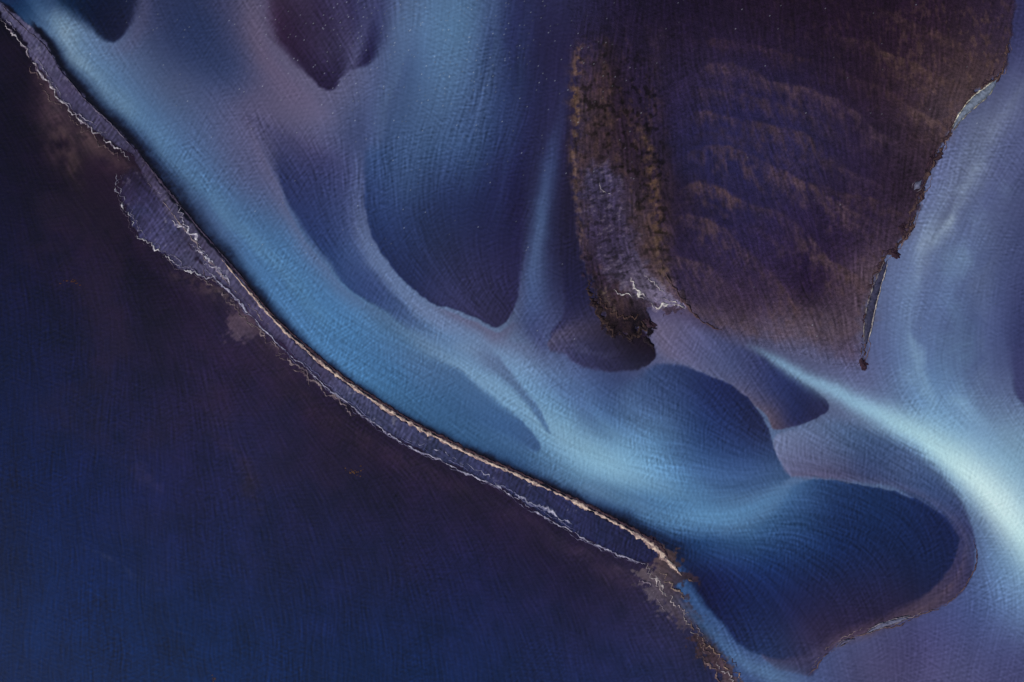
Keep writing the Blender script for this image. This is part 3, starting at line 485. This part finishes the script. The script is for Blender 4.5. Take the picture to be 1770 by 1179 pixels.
# central bar crusts
for i,(pts,wd) in enumerate([([(1086,482,.6),(1098,496,1.8),(1108,514,1),(1112,520,.3)],8),([(1120,524,.6),(1140,530,1.2),(1160,526,1),(1186,534,.5)],6),([(1140,516,.5),(1166,520,1),(1186,534,.6)],3.5),
    ([(1036,314,.5),(1046,330,1),(1060,336,.5)],4),([(1112,470,.4),(1130,490,.9),(1150,508,.5)],3),([(1092,496,.5),(1104,506,1.2),(1124,516,.5)],6),([(1060,500,.4),(1078,508,1),(1096,514,.5)],3)]):
    ribbon('white_crust',pts,wd,.2,(218,208,204),(104,90,112),gb,seed=i,wob=6,ws=7,brk=.3)
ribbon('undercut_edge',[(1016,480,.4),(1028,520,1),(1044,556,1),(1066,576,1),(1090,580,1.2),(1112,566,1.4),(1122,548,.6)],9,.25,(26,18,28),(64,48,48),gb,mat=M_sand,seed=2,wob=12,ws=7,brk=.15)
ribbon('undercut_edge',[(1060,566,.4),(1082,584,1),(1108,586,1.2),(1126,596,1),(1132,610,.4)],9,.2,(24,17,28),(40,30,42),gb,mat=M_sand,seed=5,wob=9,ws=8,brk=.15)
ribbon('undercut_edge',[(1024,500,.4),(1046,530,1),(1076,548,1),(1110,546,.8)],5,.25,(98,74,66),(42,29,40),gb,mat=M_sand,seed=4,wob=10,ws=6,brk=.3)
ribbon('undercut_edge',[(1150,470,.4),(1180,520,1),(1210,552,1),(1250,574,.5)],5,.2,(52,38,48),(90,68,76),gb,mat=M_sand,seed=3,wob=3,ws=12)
# eroded right bank of the flat
bank=[(1746,60,.5),(1736,122,1),(1700,150,1),(1666,192,1),(1640,234,1),(1612,292,1),(1590,350,1),(1568,408,1),(1530,450,1),(1512,510,.8),(1500,580,.8),(1492,636,.5)]
ribbon('eroded_edge',[(x-2,y,w) for x,y,w in bank],7,.2,(96,73,70),(42,29,44),sf,mat=M_sand,seed=1,wob=8,ws=12,brk=.25)
ribbon('eroded_edge',[(x-9,y+2,w) for x,y,w in bank[1:]],7,.15,(84,64,65),(46,32,48),sf,mat=M_sand,seed=3,wob=12,ws=14,brk=.35)
ribbon('eroded_edge',[(x+3,y+1,w) for x,y,w in bank],3,.12,(132,108,110),(78,66,90),sf,mat=M_sand,seed=5,wob=6,ws=12,brk=.35)
rim=[(1684,930,.5),(1686,975,1),(1664,1022,1),(1620,1052,1),(1560,1078,1),(1500,1094,1),(1452,1114,1),(1420,1142,1),(1396,1170,.6)]
rb=[o for o in C.objects if o.get('label','').startswith('mauve rimmed')][0]
ribbon('eroded_rim',rim,3,.12,(116,92,94),(50,40,64),rb,mat=M_sand,seed=4,wob=5,ws=14,brk=.3)
ribbon('eroded_rim',[(x-7,y-5,w) for x,y,w in rim[3:]],2.4,.12,(160,140,142),(84,66,84),rb,mat=M_sand,seed=2,wob=6,ws=10,brk=.5)
def pool(pts,w,label,wcol=(110,112,150),rim=(190,180,180),rb=.15):
    t=empty('side_pool',label,'pool','narrow side pools along the right banks')
    ribbon('pool_water',pts,w,.30,wcol,tuple(c*.75 for c in wcol),t,mat=M_water,seed=1,wob=.6,ws=20,wn_amp=.35,lift=.22)
    P=cat(pts,4); d=np.gradient(P[:,:2],axis=0); nn=np.stack([-d[:,1],d[:,0]],1)/np.hypot(d[:,0],d[:,1])[:,None]
    for s,c in ((1,.75),(-1,1)):
        Q=P.copy(); Q[:,:2]+=nn*s*(w*P[:,2:3]*.5); Q[:,2]=1
        ribbon('rim',Q[::3] if len(Q[::3])>2 else Q,3.0,.40,tuple(v*c for v in rim),(96,84,100),t,seed=int(2+s),wob=1.0,ws=10,brk=rb)
    return t
pool([(1646,226,.3),(1660,202,.8),(1684,176,1.3),(1706,158,1.1),(1724,136,.3)],13,'white rimmed sliver of water at the top right bank',(124,134,160),(228,220,196))
pool([(1579,329,.6),(1586,320,1.2),(1593,311,.6)],14,'tiny oval pool on the brown flat right edge',(112,112,144),(140,130,148))
pool([(1533,450,.4),(1518,490,1),(1506,530,1.1),(1500,565,1),(1496,598,.4)],13,'long narrow curved pool beside the right river bank',(66,64,92),(196,184,180))
pool([(1496,1095,.4),(1520,1082,1),(1546,1074,1),(1574,1065,.4)],8,'thin grey pool on the lower right mauve rim',(112,112,146),(160,146,162))
pool([(1448,1118,.4),(1462,1108,1),(1478,1105,.4)],7,'smallest pool at the bottom right rim beside the lobe',(98,94,130),(150,140,158))
# peat clumps along the bank
def clump(x,y,r,label,ratio=1.0,ang=0):
    na,nr=26,6; vs=[];cs=[]; sd=int(x)%50
    for i in range(nr+1):
        for a in range(na):
            th=a/na*2*math.pi; k=i/nr; rr=r*k*(1+.9*float(fbm(np.array([math.cos(th)*2.]),np.array([math.sin(th)*2.+x]),1.1,sd,3)[0]))
            u,v=rr*math.cos(th),rr*math.sin(th)*ratio; px=x+u*math.cos(ang)-v*math.sin(ang); py=y+u*math.sin(ang)+v*math.cos(ang)
            z=float(zat(np.array([px]),np.array([py]))[0])+(1-k*k)*r*S*.16*(1+.6*random.uniform(-1,1))+(.0 if i==nr else .06)
            vs.append(((px-CX)*S,(CY-py)*S,z)); q=random.random(); cs.append(albedo(np.array([[40+26*q,29+16*q,44+14*q]]))[0])
    f=[]
    for i in range(nr):
        for a in range(na):
            b=(a+1)%na; f.append((i*na+a,(i+1)*na+a,(i+1)*na+b,i*na+b))
    vs=np.array(vs); f=np.array(f)[:,::-1]
    a_,b_,c_=vs[f[-1]][:3]
    if np.cross(b_-a_,c_-a_)[2]<0: f=f[:,::-1]
    return tag(mesh('mud_clump',vs,f,np.array(cs),M_mud),label,'mud clump','dark mud clumps along the right bank')
for x,y,r,lab,ra,an in [(1610,274,12,'dark mud clump on the bank midway below the top right sliver pool',.5,2.0),
    (1560,394,11,'dark mud clump on the bank above the long curved pool',.5,1.9),(1547,438,10,'dark mud clump touching the top of the long curved pool',.6,.5),(1494,630,9,'dark mud clump at the foot of the long curved pool',.6,1.5),(1122,558,10,'dark rounded mud clump under the gravel bar tip',.6,.6)]:
    clump(x,y,r,lab,ra,an)
# algae tufts on the dark plain
def algae(x,y,rx,ry,n,label,col=(110,72,54)):
    t=empty('algae_patch',label,'algae patch','rusty algae patches on the dark plain')
    for i in range(n):
        px=x+random.gauss(0,rx); py=y+random.gauss(0,ry); r=random.uniform(.8,2.2); z=float(zat(np.array([px]),np.array([py]))[0]); vs=[];cs=[]
        for k in range(8):
            th=k/8*2*math.pi; rr=r*random.uniform(.5,1.3); vs.append(((px+rr*math.cos(th)-CX)*S,(CY-py+rr*math.sin(th)*.6)*S,z+.01)); cs.append(albedo(np.array([col])*random.uniform(.5,1.))[0])
        vs.append(((px-CX)*S,(CY-py)*S,z+.12)); cs.append(albedo(np.array([col])*1.0)[0])
        f=[(k,(k+1)%8,8) for k in range(8)]
        mesh('algae_tuft',np.array(vs),np.array(f),np.array(cs),M_dry,t)
algae(125,487,8,3,18,'faint rusty algae patch at the left of the dark plain',(80,52,50))
algae(612,815,9,3.5,26,'rusty algae patch below the middle of the spit',(100,70,54))
algae(370,1172,4,3,9,'small rusty algae patch at the bottom edge',(90,66,60))
# ------------------------------------------------------------ light and camera
w=bpy.data.worlds.new('World'); bpy.context.scene.world=w; w.use_nodes=True; nt=w.node_tree
sky=nt.nodes.new('ShaderNodeTexSky'); sky.sky_type='NISHITA'; sky.sun_disc=False
EL,AZ=math.radians(38),math.radians(225)
sky.sun_elevation=EL; sky.sun_rotation=AZ
bg=nt.nodes['Background']; bg.inputs['Strength'].default_value=.08; nt.links.new(sky.outputs['Color'],bg.inputs['Color'])
sd=bpy.data.lights.new('sun','SUN'); sd.energy=3.4; sd.angle=math.radians(.5); sd.color=(1,.95,.88)
so=bpy.data.objects.new('sun',sd); C.objects.link(so)
from mathutils import Vector
dirv=Vector((math.sin(AZ)*math.cos(EL),math.cos(AZ)*math.cos(EL),math.sin(EL)))
so.rotation_euler=dirv.to_track_quat('Z','Y').to_euler(); so.location=dirv*100
cam=bpy.data.cameras.new('camera'); cam.lens=50; cam.sensor_width=36; cam.clip_end=20000
co=bpy.data.objects.new('camera',cam); C.objects.link(co); co.location=(0,0,1770*S/2/(18/50)); bpy.context.scene.camera=co
sc=bpy.context.scene; sc.view_settings.view_transform='Standard'; sc.view_settings.look='None'; sc.view_settings.exposure=0
